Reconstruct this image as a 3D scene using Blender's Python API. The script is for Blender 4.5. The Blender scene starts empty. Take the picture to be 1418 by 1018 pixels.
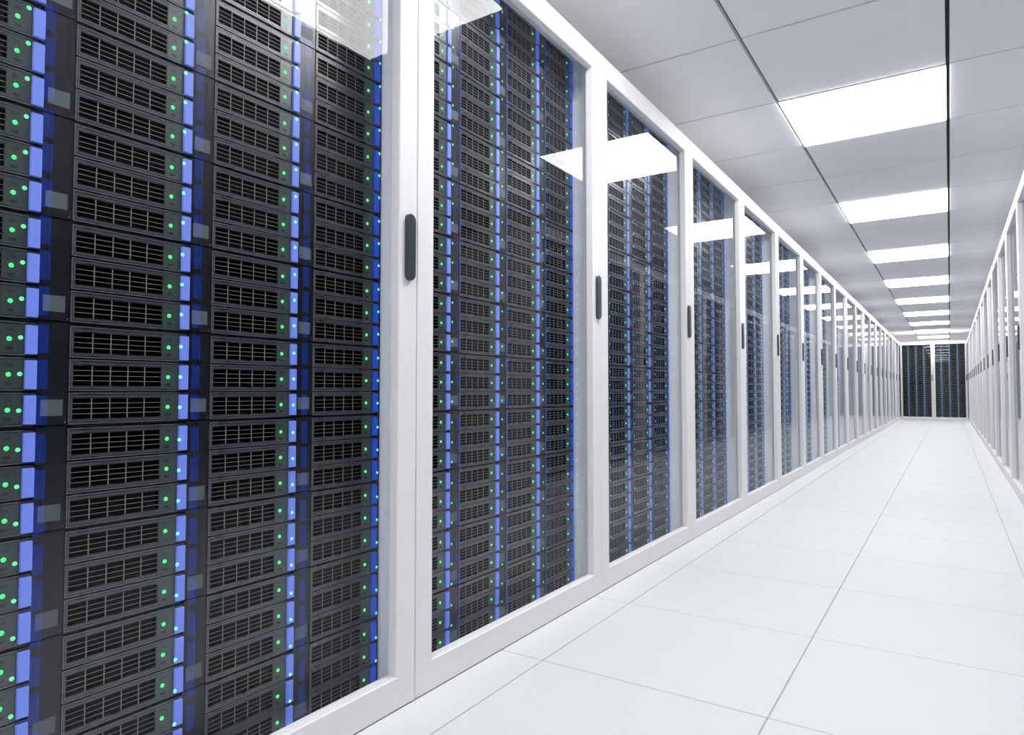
import bpy, math
from mathutils import Matrix, Vector

scene = bpy.context.scene
col = scene.collection

# ------------------------------------------------------------------ camera, world, exposure
CAM_H = 0.75
cam_data = bpy.data.cameras.new('camera')
cam = bpy.data.objects.new('camera', cam_data)
col.objects.link(cam)
cam_data.sensor_fit = 'HORIZONTAL'
cam_data.sensor_width = 36.0
F_PX = 925.88
cam_data.lens = F_PX * 36.0 / 1418.0
cam_data.clip_start = 0.02
cam_data.clip_end = 100.0
YAW, PITCH = math.radians(33.207), math.radians(2.0244)
cam.location = (0.0, 0.0, CAM_H)
cam.rotation_euler = (math.pi / 2 + PITCH, 0.0, YAW)
scene.camera = cam

world = bpy.data.worlds.new('world')
scene.world = world
world.use_nodes = True
world.node_tree.nodes['Background'].inputs[0].default_value = (0.75, 0.8, 0.9, 1)
world.node_tree.nodes['Background'].inputs[1].default_value = 0.0

PANEL_STRENGTH = 16.8          # radiance of the ceiling light panels
scene.view_settings.view_transform = 'Standard'
scene.view_settings.look = 'None'
scene.view_settings.gamma = 1.0
scene.view_settings.exposure = 0.0
scene.view_settings.use_curve_mapping = False
scene.cycles.max_bounces = 14
scene.cycles.diffuse_bounces = 8
scene.cycles.glossy_bounces = 4
scene.cycles.transparent_max_bounces = 40
scene.cycles.sample_clamp_indirect = 4.5

# ------------------------------------------------------------------ measures (metres)
AL, AR = -1.0998, 0.3869          # front planes of the left and right row
CW, CH, CD = 1.045, 2.049, 0.90   # cabinet width, height, depth
S1 = 1.251                        # first door seam of the left row
END_Y = 20.58                     # front of the end cabinets
ZC = 2.3175                       # ceiling
TC, CX0, CY0 = 0.7752, -0.754, 3.003
TF, FX0, FY0 = 0.6003, -0.9645, 2.230
STILE_L, STILE_R, RAIL_B, RAIL_T = 0.0637, 0.0656, 0.078, 1.968
FACE = 0.1115                     # server faces behind the door front
SW, SH = 0.2028, 0.0519           # server face
COLP = 0.2511                     # column pitch
ROWP, GROUPP, Z0 = 0.0551, 0.1689, 0.0199
NG = 12


# ------------------------------------------------------------------ materials
def base_mat(name):
    m = bpy.data.materials.new(name)
    m.use_nodes = True
    nt = m.node_tree
    return m, nt, nt.nodes['Principled BSDF'], nt.nodes['Material Output']


def mat(name, c, rough=0.5, metal=0.0, spec=0.5, var=0.0, scale=30.0, stretch=(1, 1, 1), bump=0.0, rvar=0.0):
    m, nt, b, out = base_mat(name)
    b.inputs['Base Color'].default_value = (*c, 1)
    b.inputs['Roughness'].default_value = rough
    b.inputs['Metallic'].default_value = metal
    b.inputs['Specular IOR Level'].default_value = spec
    if var or bump or rvar:
        tc = nt.nodes.new('ShaderNodeTexCoord')
        mp = nt.nodes.new('ShaderNodeMapping')
        mp.inputs['Scale'].default_value = stretch
        nz = nt.nodes.new('ShaderNodeTexNoise')
        nz.inputs['Scale'].default_value = scale
        nz.inputs['Detail'].default_value = 4
        nt.links.new(tc.outputs['Object'], mp.inputs[0])
        nt.links.new(mp.outputs[0], nz.inputs['Vector'])
        if var:
            mx = nt.nodes.new('ShaderNodeMix')
            mx.data_type = 'RGBA'
            mx.inputs['A'].default_value = (*[x * (1 - var) for x in c], 1)
            mx.inputs['B'].default_value = (*[min(1, x * (1 + var)) for x in c], 1)
            nt.links.new(nz.outputs['Fac'], mx.inputs['Factor'])
            nt.links.new(mx.outputs['Result'], b.inputs['Base Color'])
        if rvar:
            mr = nt.nodes.new('ShaderNodeMapRange')
            mr.inputs['To Min'].default_value = max(0, rough - rvar)
            mr.inputs['To Max'].default_value = rough + rvar
            nt.links.new(nz.outputs['Fac'], mr.inputs['Value'])
            nt.links.new(mr.outputs[0], b.inputs['Roughness'])
        if bump:
            bp = nt.nodes.new('ShaderNodeBump')
            bp.inputs['Strength'].default_value = bump
            bp.inputs['Distance'].default_value = 0.001
            nt.links.new(nz.outputs['Fac'], bp.inputs['Height'])
            nt.links.new(bp.outputs[0], b.inputs['Normal'])
    return m


def emit(name, c, strength, base=(0.02, 0.02, 0.02), rough=0.3, sample=False):
    m, nt, b, out = base_mat(name)
    b.inputs['Base Color'].default_value = (*base, 1)
    b.inputs['Roughness'].default_value = rough
    b.inputs['Emission Color'].default_value = (*c, 1)
    b.inputs['Emission Strength'].default_value = strength
    if not sample:
        m.cycles.emission_sampling = 'NONE'
    return m


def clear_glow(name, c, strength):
    """ghost image put in as glow: lets everything through and adds a faint colour"""
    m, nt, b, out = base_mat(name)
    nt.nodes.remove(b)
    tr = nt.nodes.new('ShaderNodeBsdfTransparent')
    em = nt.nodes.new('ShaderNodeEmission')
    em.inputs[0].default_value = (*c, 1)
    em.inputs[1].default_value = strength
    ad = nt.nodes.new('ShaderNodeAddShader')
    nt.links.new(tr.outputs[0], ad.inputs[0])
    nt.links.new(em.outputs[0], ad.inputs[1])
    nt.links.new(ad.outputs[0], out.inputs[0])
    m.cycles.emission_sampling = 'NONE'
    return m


def pane_mat(name, ior, tint, rough=0.0, gain=1.0):
    """window glass: Fresnel mirror on the faces that meet the air, clear inside"""
    m, nt, b, out = base_mat(name)
    nt.nodes.remove(b)
    tr = nt.nodes.new('ShaderNodeBsdfTransparent')
    tr.inputs[0].default_value = (*tint, 1)
    gl = nt.nodes.new('ShaderNodeBsdfGlossy')
    gl.inputs['Color'].default_value = (1, 1, 1, 1)
    gl.inputs['Roughness'].default_value = rough
    fr = nt.nodes.new('ShaderNodeFresnel')
    fr.inputs['IOR'].default_value = ior
    geo = nt.nodes.new('ShaderNodeNewGeometry')
    inv = nt.nodes.new('ShaderNodeMath')
    inv.operation = 'MULTIPLY_ADD'          # gain on the outer faces, nothing on the inner side
    inv.inputs[1].default_value = -gain
    inv.inputs[2].default_value = gain
    mu = nt.nodes.new('ShaderNodeMath')
    mu.operation = 'MULTIPLY'
    mu.use_clamp = True
    nt.links.new(geo.outputs['Backfacing'], inv.inputs[0])
    pw = nt.nodes.new('ShaderNodeMath')         # coated glass: weak mirror face-on, full mirror at a grazing angle
    pw.operation = 'POWER'
    pw.inputs[1].default_value = 3.0
    nt.links.new(fr.outputs[0], pw.inputs[0])
    av = nt.nodes.new('ShaderNodeMath')
    av.operation = 'ADD'
    nt.links.new(fr.outputs[0], av.inputs[0])
    nt.links.new(pw.outputs[0], av.inputs[1])
    nt.links.new(av.outputs[0], mu.inputs[0])
    nt.links.new(inv.outputs[0], mu.inputs[1])
    mx = nt.nodes.new('ShaderNodeMixShader')
    nt.links.new(mu.outputs[0], mx.inputs[0])
    nt.links.new(tr.outputs[0], mx.inputs[1])
    nt.links.new(gl.outputs[0], mx.inputs[2])
    nt.links.new(mx.outputs[0], out.inputs[0])
    return m


M = {
    'white': mat('white_powder_coat', (0.805, 0.80, 0.81), 0.5, var=0.015, scale=6),
    'inner': mat('inner_white_steel', (0.93, 0.92, 0.92), 0.4, var=0.03, scale=4),
    'dark_inner': mat('dark_inner_steel', (0.02, 0.022, 0.025), 0.5),
    'post': mat('dark_post_steel', (0.008, 0.010, 0.014), 0.28, spec=0.5, var=0.25, scale=8, stretch=(10, 1, 0.15), rvar=0.03),
    'bezel': mat('server_bezel_grey', (0.029, 0.035, 0.044), 0.28, spec=0.75, var=0.2, scale=30, stretch=(0.5, 1, 4), rvar=0.05),
    'rim': mat('server_rim_grey', (0.13, 0.14, 0.155), 0.3, spec=0.8, var=0.1, scale=40),
    'chassis': mat('server_chassis', (0.012, 0.013, 0.015), 0.5),
    'bar': mat('grille_bar', (0.22, 0.22, 0.225), 0.4, var=0.1, scale=60),
    'black': mat('vent_black', (0.002, 0.002, 0.0025), 0.8, spec=0.0),
    'panel': mat('control_panel', (0.042, 0.060, 0.054), 0.32, spec=0.8, var=0.15, scale=30, stretch=(1, 1, 5)),
    'label': mat('label_grey', (0.085, 0.10, 0.11), 0.5, var=0.05, scale=50),
    'led': emit('green_led', (0.04, 1.0, 0.17), 1.9, base=(0.02, 0.2, 0.05)),
    'handle': emit('blue_handle', (0.015, 0.075, 0.47), 0.8, base=(0.20, 0.23, 0.48), rough=0.35),
    'handle_shaded': emit('shaded_blue_handle', (0.002, 0.032, 0.24), 1.0, base=(0.004, 0.045, 0.42), rough=0.35),  # darker copy of the blue handle, shade painted in for the last column
    'ghost_bar': clear_glow('blue_ghost_glow', (0.0, 0.09, 1.0), 0.13),  # painted ghost image of the handle, not a part of the server
    'ghost_dot': clear_glow('green_ghost_glow', (0.16, 1.0, 0.40), 0.5),  # painted ghost image of the status light, no second lamp
    'clear': clear_glow('ghost_arm', (0, 0, 0), 0.0),  # added invisible arm that ties the ghost images to the server
    'glass': pane_mat('door_glass', 1.5, (0.985, 0.987, 0.987), gain=0.5),
    'pull': mat('door_pull', (0.035, 0.05, 0.06), 0.3, var=0.05, scale=20),
    'floor': mat('floor_tile', (0.665, 0.675, 0.685), 0.65, spec=0.25, var=0.012, scale=3),
    'joint': mat('floor_joint', (0.50, 0.51, 0.52), 0.7),
    'ctile': mat('ceiling_tile', (0.90, 0.905, 0.925), 0.7, spec=0.2, var=0.012, scale=2),
    'grid': mat('ceiling_void', (0.02, 0.021, 0.025), 0.7),
    'wall_dark': mat('unseen_dark_wall', (0.10, 0.105, 0.115), 0.7, var=0.03, scale=3),  # unseen right wall, made dark to weaken reflections in glass and servers
    'wall': mat('wall_paint', (0.86, 0.86, 0.87), 0.6, var=0.02, scale=3),
    'light': emit('light_diffuser', (0.98, 0.99, 1.0), PANEL_STRENGTH, base=(0.9, 0.9, 0.9), sample=True),
    'lframe': mat('light_frame', (0.8, 0.8, 0.82), 0.5),
}


# ------------------------------------------------------------------ mesh helpers
class MB:
    def __init__(self):
        self.v, self.f, self.m, self.mats = [], [], [], []

    def mi(self, key):
        if key not in self.mats:
            self.mats.append(key)
        return self.mats.index(key)

    def box(self, x0, x1, y0, y1, z0, z1, key, skip=''):
        n = len(self.v)
        self.v += [(x0, y0, z0), (x1, y0, z0), (x1, y1, z0), (x0, y1, z0),
                   (x0, y0, z1), (x1, y0, z1), (x1, y1, z1), (x0, y1, z1)]
        fs = {'b': (0, 3, 2, 1), 't': (4, 5, 6, 7), 'f': (0, 1, 5, 4), 'r': (1, 2, 6, 5), 'k': (2, 3, 7, 6), 'l': (3, 0, 4, 7)}
        k = self.mi(key)
        for s, q in fs.items():
            if s not in skip:
                self.f.append(tuple(n + i for i in q))
                self.m.append(k)
        return self

    def poly_prism(self, pts, y0, y1, key, ch=0.0):
        """outline in x,z (counter-clockwise seen from -y) extruded from y0 (front) to y1; ch chamfers the front"""
        n, c = len(self.v), len(pts)
        k = self.mi(key)
        cx = sum(p[0] for p in pts) / c
        cz = sum(p[1] for p in pts) / c
        rings = [(y1, 0.0)]
        if ch:
            rings += [(y0 + ch, 0.0), (y0, ch)]
        else:
            rings += [(y0, 0.0)]
        for y, ins in rings:
            for x, z in pts:
                d = math.hypot(x - cx, z - cz)
                s = (d - ins) / d
                self.v.append((cx + (x - cx) * s, y, cz + (z - cz) * s))
        for r in range(len(rings) - 1):
            for i in range(c):
                j = (i + 1) % c
                self.f.append((n + r * c + i, n + r * c + j, n + (r + 1) * c + j, n + (r + 1) * c + i))
                self.m.append(k)
        L = len(rings) - 1
        self.f.append(tuple(n + L * c + i for i in range(c)))
        self.m.append(k)
        self.f.append(tuple(n + i for i in reversed(range(c))))
        self.m.append(k)
        return self

    def dome(self, x, z, y, r, h, key, seg=10, rings=3):
        n = len(self.v)
        k = self.mi(key)
        for i in range(rings):
            a = (math.pi / 2) * i / rings
            for j in range(seg):
                t = 2 * math.pi * j / seg
                self.v.append((x + r * math.cos(a) * math.cos(t), y - h * math.sin(a), z + r * math.cos(a) * math.sin(t)))
        self.v.append((x, y - h, z))
        for i in range(rings - 1):
            for j in range(seg):
                j2 = (j + 1) % seg
                self.f.append((n + i * seg + j, n + i * seg + j2, n + (i + 1) * seg + j2, n + (i + 1) * seg + j))
                self.m.append(k)
        top = n + rings * seg
        for j in range(seg):
            self.f.append((n + (rings - 1) * seg + j, n + (rings - 1) * seg + (j + 1) % seg, top))
            self.m.append(k)
        return self

    def loops(self, lps, key, close=True):
        """rectangular loops (x0,x1,z0,z1,y) joined one after the other into a ring"""
        n, k = len(self.v), self.mi(key)
        for x0, x1, z0, z1, y in lps:
            self.v += [(x0, y, z0), (x1, y, z0), (x1, y, z1), (x0, y, z1)]
        c = len(lps)
        for i in range(c if close else c - 1):
            i2 = (i + 1) % c
            for j in range(4):
                j2 = (j + 1) % 4
                self.f.append((n + i * 4 + j, n + i * 4 + j2, n + i2 * 4 + j2, n + i2 * 4 + j))
                self.m.append(k)
        return self

    def add(self, other, mtx, sx=1.0):
        n = len(self.v)
        mp = [self.mi(k) for k in other.mats]
        for x, y, z in other.v:
            p = mtx @ Vector((x * sx, y, z))
            self.v.append((p.x, p.y, p.z))
        self.f += [tuple(n + i for i in q) for q in other.f]
        self.m += [mp[i] for i in other.m]
        return self

    def mesh(self, name):
        me = bpy.data.meshes.new(name)
        me.from_pydata(self.v, [], self.f)
        for k in self.mats:
            me.materials.append(M[k])
        me.polygons.foreach_set('material_index', self.m)
        me.update()
        return me


def put(name, me, parent=None, loc=(0, 0, 0), rz=0.0, scale=None):
    o = bpy.data.objects.new(name, me)
    col.objects.link(o)
    o.parent = parent
    o.location = loc
    o.rotation_euler = (0, 0, rz)
    if scale:
        o.scale = scale
    return o


def tag(o, label=None, cat=None, group=None, kind=None):
    if label:
        o['label'] = label
    if cat:
        o['category'] = cat
    if group:
        o['group'] = group
    if kind:
        o['kind'] = kind
    return o


ONES = ['', 'first', 'second', 'third', 'fourth', 'fifth', 'sixth', 'seventh', 'eighth', 'ninth', 'tenth', 'eleventh', 'twelfth',
        'thirteenth', 'fourteenth', 'fifteenth', 'sixteenth', 'seventeenth', 'eighteenth', 'nineteenth', 'twentieth']


def ordinal(n):
    if n <= 20:
        return ONES[n]
    if n < 30:
        return 'twenty-' + ONES[n - 20]
    return 'thirtieth' if n == 30 else 'thirty-' + ONES[n - 30]


# ------------------------------------------------------------------ room shell
X0, X1 = CX0 - 2 * TC, CX0 + 8 * TC
Y0, Y1 = CY0 - 6 * TC, CY0 + 34 * TC

fl = put('floor', MB().box(X0, X1, Y0, Y1, -0.06, -0.004, 'joint').mesh('floor'))
tag(fl, 'white square-tiled raised floor of the server aisle', 'floor', kind='structure')
G = 0.0018
tile_me = {}


def floor_tile(x0, x1, y0, y1):
    key = (round(x1 - x0, 4), round(y1 - y0, 4))
    if key not in tile_me:
        w, d = key[0] / 2 - G, key[1] / 2 - G
        b = MB()
        n = 0
        c = 0.0012
        b.v = [(-w, -d, -0.004), (w, -d, -0.004), (w, d, -0.004), (-w, d, -0.004),
               (-w, -d, -c), (w, -d, -c), (w, d, -c), (-w, d, -c),
               (-w + c, -d + c, 0), (w - c, -d + c, 0), (w - c, d - c, 0), (-w + c, d - c, 0)]
        for r in (0, 4):
            for i in range(4):
                j = (i + 1) % 4
                b.f.append((r + i, r + j, r + 4 + j, r + 4 + i))
        b.f.append((8, 9, 10, 11))
        b.mi('floor')
        b.m = [0] * len(b.f)
        tile_me[key] = b.mesh('floor_tile')
    put('floor_tile', tile_me[key], fl, ((x0 + x1) / 2, (y0 + y1) / 2, 0))


def cuts(a, b, o, t):
    k = math.ceil((a - o) / t + 1e-6)
    xs = [a]
    while o + k * t < b - 1e-6:
        xs.append(o + k * t)
        k += 1
    return xs + [b]


fxs = cuts(FX0 - TF, FX0 + 4 * TF, FX0, TF)
fys = cuts(Y0, FY0 + 33 * TF, FY0, TF)
for xa, xb in zip(fxs, fxs[1:]):
    for ya, yb in zip(fys, fys[1:]):
        floor_tile(xa, xb, ya, yb)
for xa, xb in ((X0, fxs[0]), (fxs[-1], X1)):
    put('floor_border', MB().box(xa + G, xb - G, Y0, fys[-1], -0.004, 0, 'floor').mesh('floor_border'), fl)
put('floor_border', MB().box(X0, X1, fys[-1], Y1, -0.004, 0, 'floor').mesh('floor_border'), fl)

ce = put('ceiling', MB().box(X0, X1, Y0, Y1, ZC + 0.03, ZC + 0.08, 'grid').mesh('ceiling'))
tag(ce, 'pale grey panelled ceiling with dark joints', 'ceiling', kind='structure')
GX, GY = 0.008, 0.006
b = MB()
w, d, c = TC / 2 - GX, TC / 2 - GY, 0.002
b.loops([(-w, w, -d, d, 0.03), (-w, w, -d, d, c), (-w + c, w - c, -d + c, d - c, 0)], 'ctile', close=False)
# loops() works in x,z with depth y: turn it so that depth becomes height
b.v = [(x, z, y) for x, y, z in b.v]
b.f.append((8, 9, 10, 11))
b.m.append(0)
b.f = [tuple(reversed(q)) for q in b.f]
b_ctile = b
ctile_me = b.mesh('ceiling_panel')

b = MB()
lw, ld = TC / 2 - 0.006, TC / 2 - 0.004
b.box(-lw, lw, -ld, ld, -0.004, 0.03, 'lframe')
lframe_me = b.mesh('light_housing')
b = MB()
lw2, ld2 = lw - 0.004, ld - 0.004
b.box(-lw2, lw2, -ld2, ld2, -0.009, -0.004, 'light', skip='t')
ldiff_me = b.mesh('diffuser')

light_no = 0
far = MB()
for i in range(-6, 34):
    for k in range(-2, 8):
        x, y = CX0 + (k + 0.5) * TC, CY0 + (i + 0.5) * TC
        if k == 0 and i % 3 == 1:
            L = tag(put('ceiling_light', None, None, (x, y, ZC)), None, 'ceiling light', 'lit ceiling panels above the aisle')
            put('housing', lframe_me, L)
            put('diffuser', ldiff_me, L)
            if y - TC / 2 < 3:
                L['label'] = ('lit square ceiling panel above the picture, mirrored in the nearest left glass door' if i > -3
                              else 'lit square ceiling panel behind the camera, outside the picture')
            else:
                light_no += 1
                L['label'] = 'glowing white square ceiling panel, %s from the camera in the ceiling row' % ordinal(light_no)
        elif k < 4 and i < 28:
            put('ceiling_panel', ctile_me, ce, (x, y, ZC))
        else:
            far.add(b_ctile, Matrix.Translation((x, y, ZC)))
tag(put('ceiling_panels', far.mesh('ceiling_panels'), ce), kind='stuff')

for nm, bx in (('wall_left', (X0 - 0.1, X0, Y0, Y1)), ('wall_right', (X1, X1 + 0.1, Y0, Y1)),
               ('wall_back', (X0, X1, Y0 - 0.1, Y0)), ('wall_far', (X0, X1, Y1, Y1 + 0.1))):
    o = put(nm, MB().box(*bx, -0.06, ZC + 0.08, 'wall_dark' if nm == 'wall_right' else 'wall').mesh(nm))
    tag(o, {'wall_left': 'plain white wall behind the left row of cabinets', 'wall_right': 'unseen right wall, made dark to weaken reflections in the left doors',
            'wall_back': 'plain white wall behind the camera', 'wall_far': 'plain white wall beyond the end cabinets'}[nm], 'wall', kind='structure')

# ------------------------------------------------------------------ server meshes (origin: lower left corner of the face)
GX0, GX1, GZ0, GZ1 = 0.0063, 0.1531, 0.0082, 0.0425


def m_chassis():
    return MB().box(0.0004, SW - 0.0004, 0.0145, 0.55, -0.0016, ROWP - 0.0017, 'chassis')


def m_bezel():
    b = MB()
    b.box(0, GX0, 0, 0.0145, 0, SH, 'bezel')
    b.box(GX1, SW, 0, 0.0145, 0, SH, 'bezel')
    b.box(GX0, GX1, 0, 0.0145, 0, GZ0, 'bezel', skip='lr')
    b.box(GX0, GX1, 0, 0.0145, GZ1, SH, 'bezel', skip='lr')
    r, h = 0.0013, -0.0012
    b.box(0, SW - 0.0165, h, 0, SH - r, SH, 'rim', skip='k')
    b.box(0, SW - 0.0165, h, 0, 0, r, 'rim', skip='k')
    b.box(0, r, h, 0, r, SH - r, 'rim', skip='ktb')
    b.box(0.0036, GX1, h * 0.7, 0, GZ1 + 0.0028, GZ1 + 0.0036, 'rim', skip='k')
    b.box(0.0036, GX1, h * 0.7, 0, GZ0 - 0.0036, GZ0 - 0.0028, 'rim', skip='k')
    b.box(0.0036, 0.0044, h * 0.7, 0, GZ0 - 0.0028, GZ1 + 0.0028, 'rim', skip='ktb')
    return b


def m_grille(cols=5, rows=4):
    b = MB()
    b.box(GX0, GX1, 0.0135, 0.0144, GZ0, GZ1, 'black', skip='klrtb')
    b.box(GX0 + 0.0001, GX1 - 0.0001, 0.0014, 0.0135, GZ0 + 0.0001, GZ1 - 0.0001, 'black', skip='fk')
    w, h = GX1 - GX0, GZ1 - GZ0
    for i in range(1, cols):
        x = GX0 + w * i / cols
        b.box(x - 0.0007, x + 0.0007, 0.0004, 0.0012, GZ0, GZ1, 'bar', skip='tb')
    for j in range(1, rows):
        z = GZ0 + h * j / rows
        b.box(GX0, GX1, 0.0007, 0.0013, z - 0.00038, z + 0.00038, 'bar', skip='lr')
    return b


def m_panel():
    b = MB().box(GX1 + 0.0006, 0.1852, -0.0006, 0, 0.0035, SH - 0.0035, 'panel', skip='k')
    for z in (0.0085, 0.0375):
        b.box(0.1612, 0.1712, -0.0009, -0.0006, z, z + 0.0045, 'bezel', skip='k')
    return b


def m_led():
    return MB().dome(0.1660, 0.0252, -0.0006, 0.0036, 0.0022, 'led')


def m_handle(key):
    x0, x1, z0, z1 = 0.1870, SW, 0.0024, 0.0478
    return MB().poly_prism([(x0, z0), (x1, z0), (x1, z1), (x0, z1)], -0.0055, 0, key, ch=0.0006)


GY_ = -0.0405  # plane of the painted ghost images, ahead of the server faces


def m_handle_ghost():
    return MB().box(0.1872, 0.2034, GY_ - 0.0006, GY_, 0.0026, 0.0476, 'ghost_bar', skip='klrtb')


def m_led_ghost():
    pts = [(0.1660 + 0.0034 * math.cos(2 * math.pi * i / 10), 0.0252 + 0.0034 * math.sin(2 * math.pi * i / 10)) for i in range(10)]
    return MB().poly_prism(pts, GY_ - 0.0008, GY_, 'ghost_dot')


def m_ghost_arm():
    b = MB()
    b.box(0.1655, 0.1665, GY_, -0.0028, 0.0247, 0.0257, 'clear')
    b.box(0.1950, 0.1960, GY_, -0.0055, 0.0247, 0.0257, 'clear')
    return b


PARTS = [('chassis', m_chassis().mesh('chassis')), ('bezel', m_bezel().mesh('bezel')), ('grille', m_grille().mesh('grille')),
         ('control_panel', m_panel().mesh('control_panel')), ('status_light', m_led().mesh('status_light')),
         ('handle', m_handle('handle').mesh('handle')), ('handle_ghost', m_handle_ghost().mesh('handle_ghost')),
         ('led_ghost', m_led_ghost().mesh('led_ghost')), ('ghost_arm', m_ghost_arm().mesh('ghost_arm'))]
SHADED_HANDLE = m_handle('handle_shaded').mesh('handle')  # handle with the shade of the last column put into its colour


def full_server(shaded):
    b, I = MB(), Matrix.Identity(4)
    for q in (m_chassis(), m_bezel(), m_grille(), m_panel(), m_led(), m_handle('handle_shaded' if shaded else 'handle'), m_led_ghost()):
        b.add(q, I)
    if not shaded:
        b.add(m_handle_ghost(), I)
    return b


def mid_server(shaded):
    b = MB()
    b.box(0, SW, 0.0045, 0.12, -0.0014, ROWP - 0.0018, 'chassis', skip='k')
    b.box(0, SW, 0, 0.0045, 0, SH, 'bezel', skip='k')
    b.box(GX0, GX1, -0.0006, 0, GZ0, GZ1, 'black', skip='klr')
    for j in range(1, 4):
        z = GZ0 + (GZ1 - GZ0) * j / 4
        b.box(GX0, GX1, -0.0012, -0.0006, z - 0.0004, z + 0.0004, 'bar', skip='klrtb')
    for i in range(1, 5):
        x = GX0 + (GX1 - GX0) * i / 5
        b.box(x - 0.0007, x + 0.0007, -0.0012, -0.0006, GZ0, GZ1, 'bar', skip='klrtb')
    b.box(0.1628, 0.1692, -0.002, 0, 0.0220, 0.0284, 'led', skip='k')
    b.box(0.1870, SW, -0.0055, 0, 0.0024, 0.0478, 'handle_shaded' if shaded else 'handle', skip='k')
    if not shaded:
        b.box(0.1872, 0.2034, GY_ - 0.0006, GY_, 0.0026, 0.0476, 'ghost_bar', skip='klrtb')
    b.box(0.1632, 0.1688, GY_ - 0.0006, GY_, 0.0224, 0.0280, 'ghost_dot', skip='klrtb')
    return b


def low_server(shaded):
    b = MB()
    b.box(0, SW, 0.003, 0.06, -0.0014, ROWP - 0.0018, 'chassis', skip='klr')
    b.box(0, SW, 0, 0.003, 0, SH, 'bezel', skip='klr')
    b.box(GX0, GX1, -0.0006, 0, GZ0, GZ1, 'black', skip='klrtb')
    b.box(0.1628, 0.1692, -0.002, 0, 0.0220, 0.0284, 'led', skip='klrtb')
    b.box(0.1870, SW, -0.0055, 0, 0.0024, 0.0478, 'handle_shaded' if shaded else 'handle', skip='ktb')
    return b


LOD = {k: (fn(False), fn(True)) for k, fn in (('full', full_server), ('mid', mid_server), ('low', low_server))}

# ------------------------------------------------------------------ cabinets (origin: middle of the front edge on the floor; front faces -y)
cab_cache = {}


def col_left(c, W, kx):
    """left edge of the server face in column c (0 = leftmost of four)"""
    return W / 2 - (0.2280 + (3 - c) * COLP) * kx


def row_z(r):
    return Z0 + GROUPP * (r // 3) + ROWP * (r % 3)


def cabinet_meshes(W, kx):
    key = (round(W, 4), round(kx, 4))
    if key in cab_cache:
        return cab_cache[key]
    d = {}
    h = W / 2 - 0.0015
    sl, sr = STILE_L * kx, STILE_R * kx
    xi0, xi1 = -W / 2 + sl, W / 2 - sr
    c1, c2 = 0.0015, 0.0025
    d['door'] = MB().loops([
        (-h, h, 0.003, CH, 0.028), (-h, h, 0.003, CH, c1), (-h + c1, h - c1, 0.003 + c1, CH - c1, 0),
        (xi0 - c2, xi1 + c2, RAIL_B - c2, RAIL_T + c2, 0), (xi0, xi1, RAIL_B, RAIL_T, c2), (xi0, xi1, RAIL_B, RAIL_T, 0.028)], 'white').mesh('door')
    d['glass_pane'] = MB().box(xi0 - 0.0005, xi1 + 0.0005, 0.022, 0.026, RAIL_B - 0.0005, RAIL_T + 0.0005, 'glass').mesh('glass_pane')
    hx, hw, z0, z1 = W / 2 - 0.0313 * kx, 0.01425 * kx, 1.019, 1.183
    pts = []
    for i in range(9):
        a = -math.pi + math.pi * i / 8
        pts.append((hx + hw * math.cos(a), z0 + hw + hw * math.sin(a)))
    for i in range(9):
        a = math.pi * i / 8
        pts.append((hx + hw * math.cos(a), z1 - hw + hw * math.sin(a)))
    d['door_handle'] = MB().poly_prism(pts, -0.011, 0.0, 'pull', ch=0.0025).mesh('door_handle')
    t = 0.0105
    d['side_l'] = MB().box(-h, -h + t, 0.0305, CD, 0.003, CH - 0.008, 'inner').mesh('side_panel')
    d['side_r'] = MB().box(h - t, h, 0.0305, CD, 0.003, CH - 0.008, 'inner').mesh('side_panel')
    d['top_panel'] = MB().box(-h, h, 0.0305, CD, CH - 0.008, CH, 'inner').mesh('top_panel')
    d['base_panel'] = MB().box(-h + t, h - t, 0.0305, CD, 0.0, 0.0146, 'inner').mesh('base_panel')
    d['back_panel'] = MB().box(-h + t, h - t, CD - 0.004, CD, 0.0146, CH - 0.008, 'dark_inner').mesh('back_panel')
    b = MB()
    for g in range(NG):
        z = Z0 + GROUPP * g - 0.0016
        b.box(-h + t, h - t, FACE + 0.0055, 0.75, z - 0.0036, z, 'chassis')
    d['shelves'] = b.mesh('shelves')
    posts, labels = [], []
    for c in range(4):
        xr = col_left(c, W, kx) - 0.0005
        xl = (-h + t + 0.0006) if c == 0 else col_left(c - 1, W, kx) + (SW + 0.0014) * kx
        b = MB()
        for g in range(NG):
            z = Z0 + GROUPP * g
            b.box(xl, xr, FACE + 0.001, FACE + 0.0052, z, z + GROUPP - 0.0030, 'post')
            b.box(xl, xr, FACE + 0.0052, FACE + 0.06, z, z + GROUPP - 0.0055, 'chassis', skip='f')
            b.dome(xr - 0.004, z + 0.004, FACE + 0.001, 0.0013, 0.0008, 'rim', seg=6, rings=2)
        posts.append(b.mesh('mounting_post'))
        labels.append((col_left(c, W, kx) - 0.0404 * kx, col_left(c, W, kx) - 0.0081 * kx))
    xl = col_left(3, W, kx) + (SW + 0.0012) * kx
    b = MB().box(xl, h - t - 0.0005, FACE + 0.002, FACE + 0.06, Z0, CH - 0.0085, 'chassis')
    posts.append(b.mesh('mounting_post'))
    d['posts'], d['labels'] = posts, labels
    cab_cache[key] = d
    return d


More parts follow.
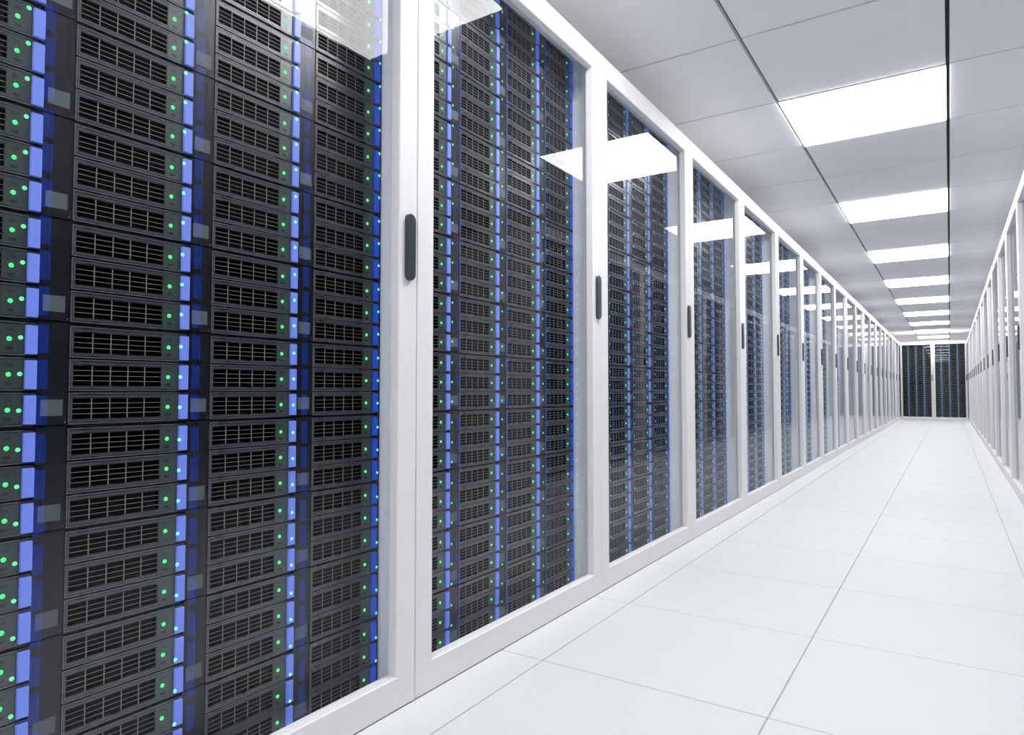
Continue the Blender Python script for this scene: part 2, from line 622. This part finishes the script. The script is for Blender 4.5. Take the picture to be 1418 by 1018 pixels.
def make_cabinet(loc, rz, label, group, W=CW, kx=1.0, stickers=True):
    d = cabinet_meshes(W, kx)
    t = tag(put('server_cabinet', None, None, loc, rz), label, 'server cabinet', group)
    door = put('door', d['door'], t)
    put('glass_pane', d['glass_pane'], door)
    tag(put('door_handle', d['door_handle'], door), 'dark grey pill-shaped door handle')
    put('side_panel', d['side_l'], t)
    put('side_panel', d['side_r'], t)
    for k in ('top_panel', 'base_panel', 'back_panel', 'shelves'):
        put(k, d[k], t)
    posts = [put('mounting_post', me, t) for me in d['posts']]
    if stickers:
        for c, (xa, xb) in enumerate(d['labels']):
            key = ('sticker', c, round(W, 3))
            if key not in cab_cache:
                cab_cache[key] = MB().box(xa, xb, FACE + 0.0004, FACE + 0.001, 0.0145, 0.0407, 'label', skip='k').mesh('label_plate')
            for g in range(NG):
                put('label_plate', cab_cache[key], posts[c], (0, 0, Z0 + GROUPP * g))
    return t


def cab_matrix(loc, rz):
    return Matrix.Translation(loc) @ Matrix.Rotation(rz, 4, 'Z')


LEFT, RIGHT = math.pi / 2, -math.pi / 2
cabs = []          # (matrix, W, kx, level of detail, left-row index)
NROW = 20
for i in range(NROW):
    loc = (AL, S1 + (i - 0.5) * CW, 0)
    if i == 0:
        lab = 'nearest white server cabinet of the left row, cut by the left picture edge'
    else:
        lab = 'white glass-door server cabinet, %s from the camera in the left row' % ordinal(i + 1)
    make_cabinet(loc, LEFT, lab, 'white server cabinets in the left row', stickers=i < 3)
    cabs.append((cab_matrix(loc, LEFT), CW, 1.0, 'full' if i < 4 else 'mid' if i < 8 else 'low', i))
first_seen = 4
for i in range(first_seen, NROW):
    loc = (AR, S1 + (i - 0.5) * CW, 0)
    lab = 'white glass-door server cabinet, %s in the right row from the right picture edge' % ordinal(i - first_seen + 1)
    grp = 'white server cabinets in the right row'
    make_cabinet(loc, RIGHT, lab, grp, stickers=False)
    cabs.append((cab_matrix(loc, RIGHT), CW, 1.0, 'mid' if i < 6 else 'low', None))
WE = (AR - AL - 0.006) / 2
KE = WE / CW
for i, side in enumerate(('left', 'right')):
    loc = (AL + 0.003 + (i + 0.5) * WE, END_Y, 0)
    make_cabinet(loc, 0.0, '%s cabinet of the dark-fronted pair closing the far end of the aisle' % side,
                 'cabinets at the end of the aisle', W=WE, kx=KE, stickers=False)
    cabs.append((cab_matrix(loc, 0.0), WE, KE, 'low', None))

# ------------------------------------------------------------------ servers: the 300 that show largest one by one, the rest as one mesh
fw = Vector((-math.sin(YAW) * math.cos(PITCH), math.cos(YAW) * math.cos(PITCH), math.sin(PITCH)))
rt = Vector((math.cos(YAW), math.sin(YAW), 0))
up = rt.cross(fw)
CAMP = Vector((0, 0, CAM_H))


def seen(mtx, W, kx, x, y, z):
    """is this point of a cabinet's inside in the picture and in front of nothing but its own glass?"""
    P = mtx @ Vector((x, y, z))
    dlt = P - CAMP
    dep = dlt.dot(fw)
    if dep < 0.05 or abs(dlt.dot(rt) / dep) > 705 / F_PX or abs(dlt.dot(up) / dep) > 505 / F_PX:
        return None
    lc = mtx.inverted() @ CAMP
    for yy in (0.0, 0.024):
        s = (yy - lc.y) / (y - lc.y)
        xx, zz = lc.x + (x - lc.x) * s, lc.z + (z - lc.z) * s
        if not (-W / 2 + STILE_L * kx < xx < W / 2 - STILE_R * kx and RAIL_B < zz < RAIL_T):
            return None
    return dlt.length


cand, in_column = [], {}
for ci, (mtx, W, kx, lod, li) in enumerate(cabs):
    if li is None or li > 4:
        continue
    for c in range(4):
        for r in range(NG * 3 - 1, -1, -1):
            xl, z = col_left(c, W, kx), row_z(r)
            ds = [seen(mtx, W, kx, xl + u, FACE - 0.002, z + 0.026) for u in (0.02, 0.06, 0.1, 0.14, 0.166, 0.19)]
            ds = [q for q in ds if q]
            if ds:
                in_column.setdefault((li, c), []).append(r)
                cand.append((min(ds), ci, c, r))
cand.sort()
chosen = {(ci, c, r) for _, ci, c, r in cand[:300]}
CABWORD = ['nearest', 'second', 'third', 'fourth', 'fifth']

for ci, c, r in sorted(chosen):
    mtx, W, kx, lod, li = cabs[ci]
    cols = sorted(k[1] for k in in_column if k[0] == li)
    nth = in_column[(li, c)].index(r) + 1
    P = mtx @ Vector((col_left(c, W, kx), FACE, row_z(r)))
    cn = ordinal(cols.index(c) + 1) if c != cols[-1] else 'last'
    t = tag(put('rack_server', None, None, P, LEFT),
            'slim black server, %s from top in %s visible column of the %s left cabinet' % (ordinal(nth), cn, CABWORD[li]),
            'server', 'slim servers behind the left glass doors')
    for nm, me in PARTS:
        if nm == 'handle' and c == 3:
            me = SHADED_HANDLE
        if nm == 'handle_ghost' and c == 3:
            continue
        o = put(nm, me, t)
        if nm == 'handle':
            o['label'] = 'blue lit handle with shade put into its colour' if c == 3 else 'lavender blue lit handle'
        elif nm == 'status_light':
            o['label'] = 'round green status light'

rest = MB()
for ci, (mtx, W, kx, lod, li) in enumerate(cabs):
    for c in range(4):
        src = LOD[lod][1 if c == 3 else 0]
        for r in range(NG * 3):
            if (ci, c, r) in chosen:
                continue
            rest.add(src, mtx @ Matrix.Translation((col_left(c, W, kx), FACE, row_z(r))), sx=kx)
o = put('rack_servers', rest.mesh('rack_servers'))
tag(o, 'dense stacks of slim black servers in the farther and facing cabinets', 'servers', kind='stuff')
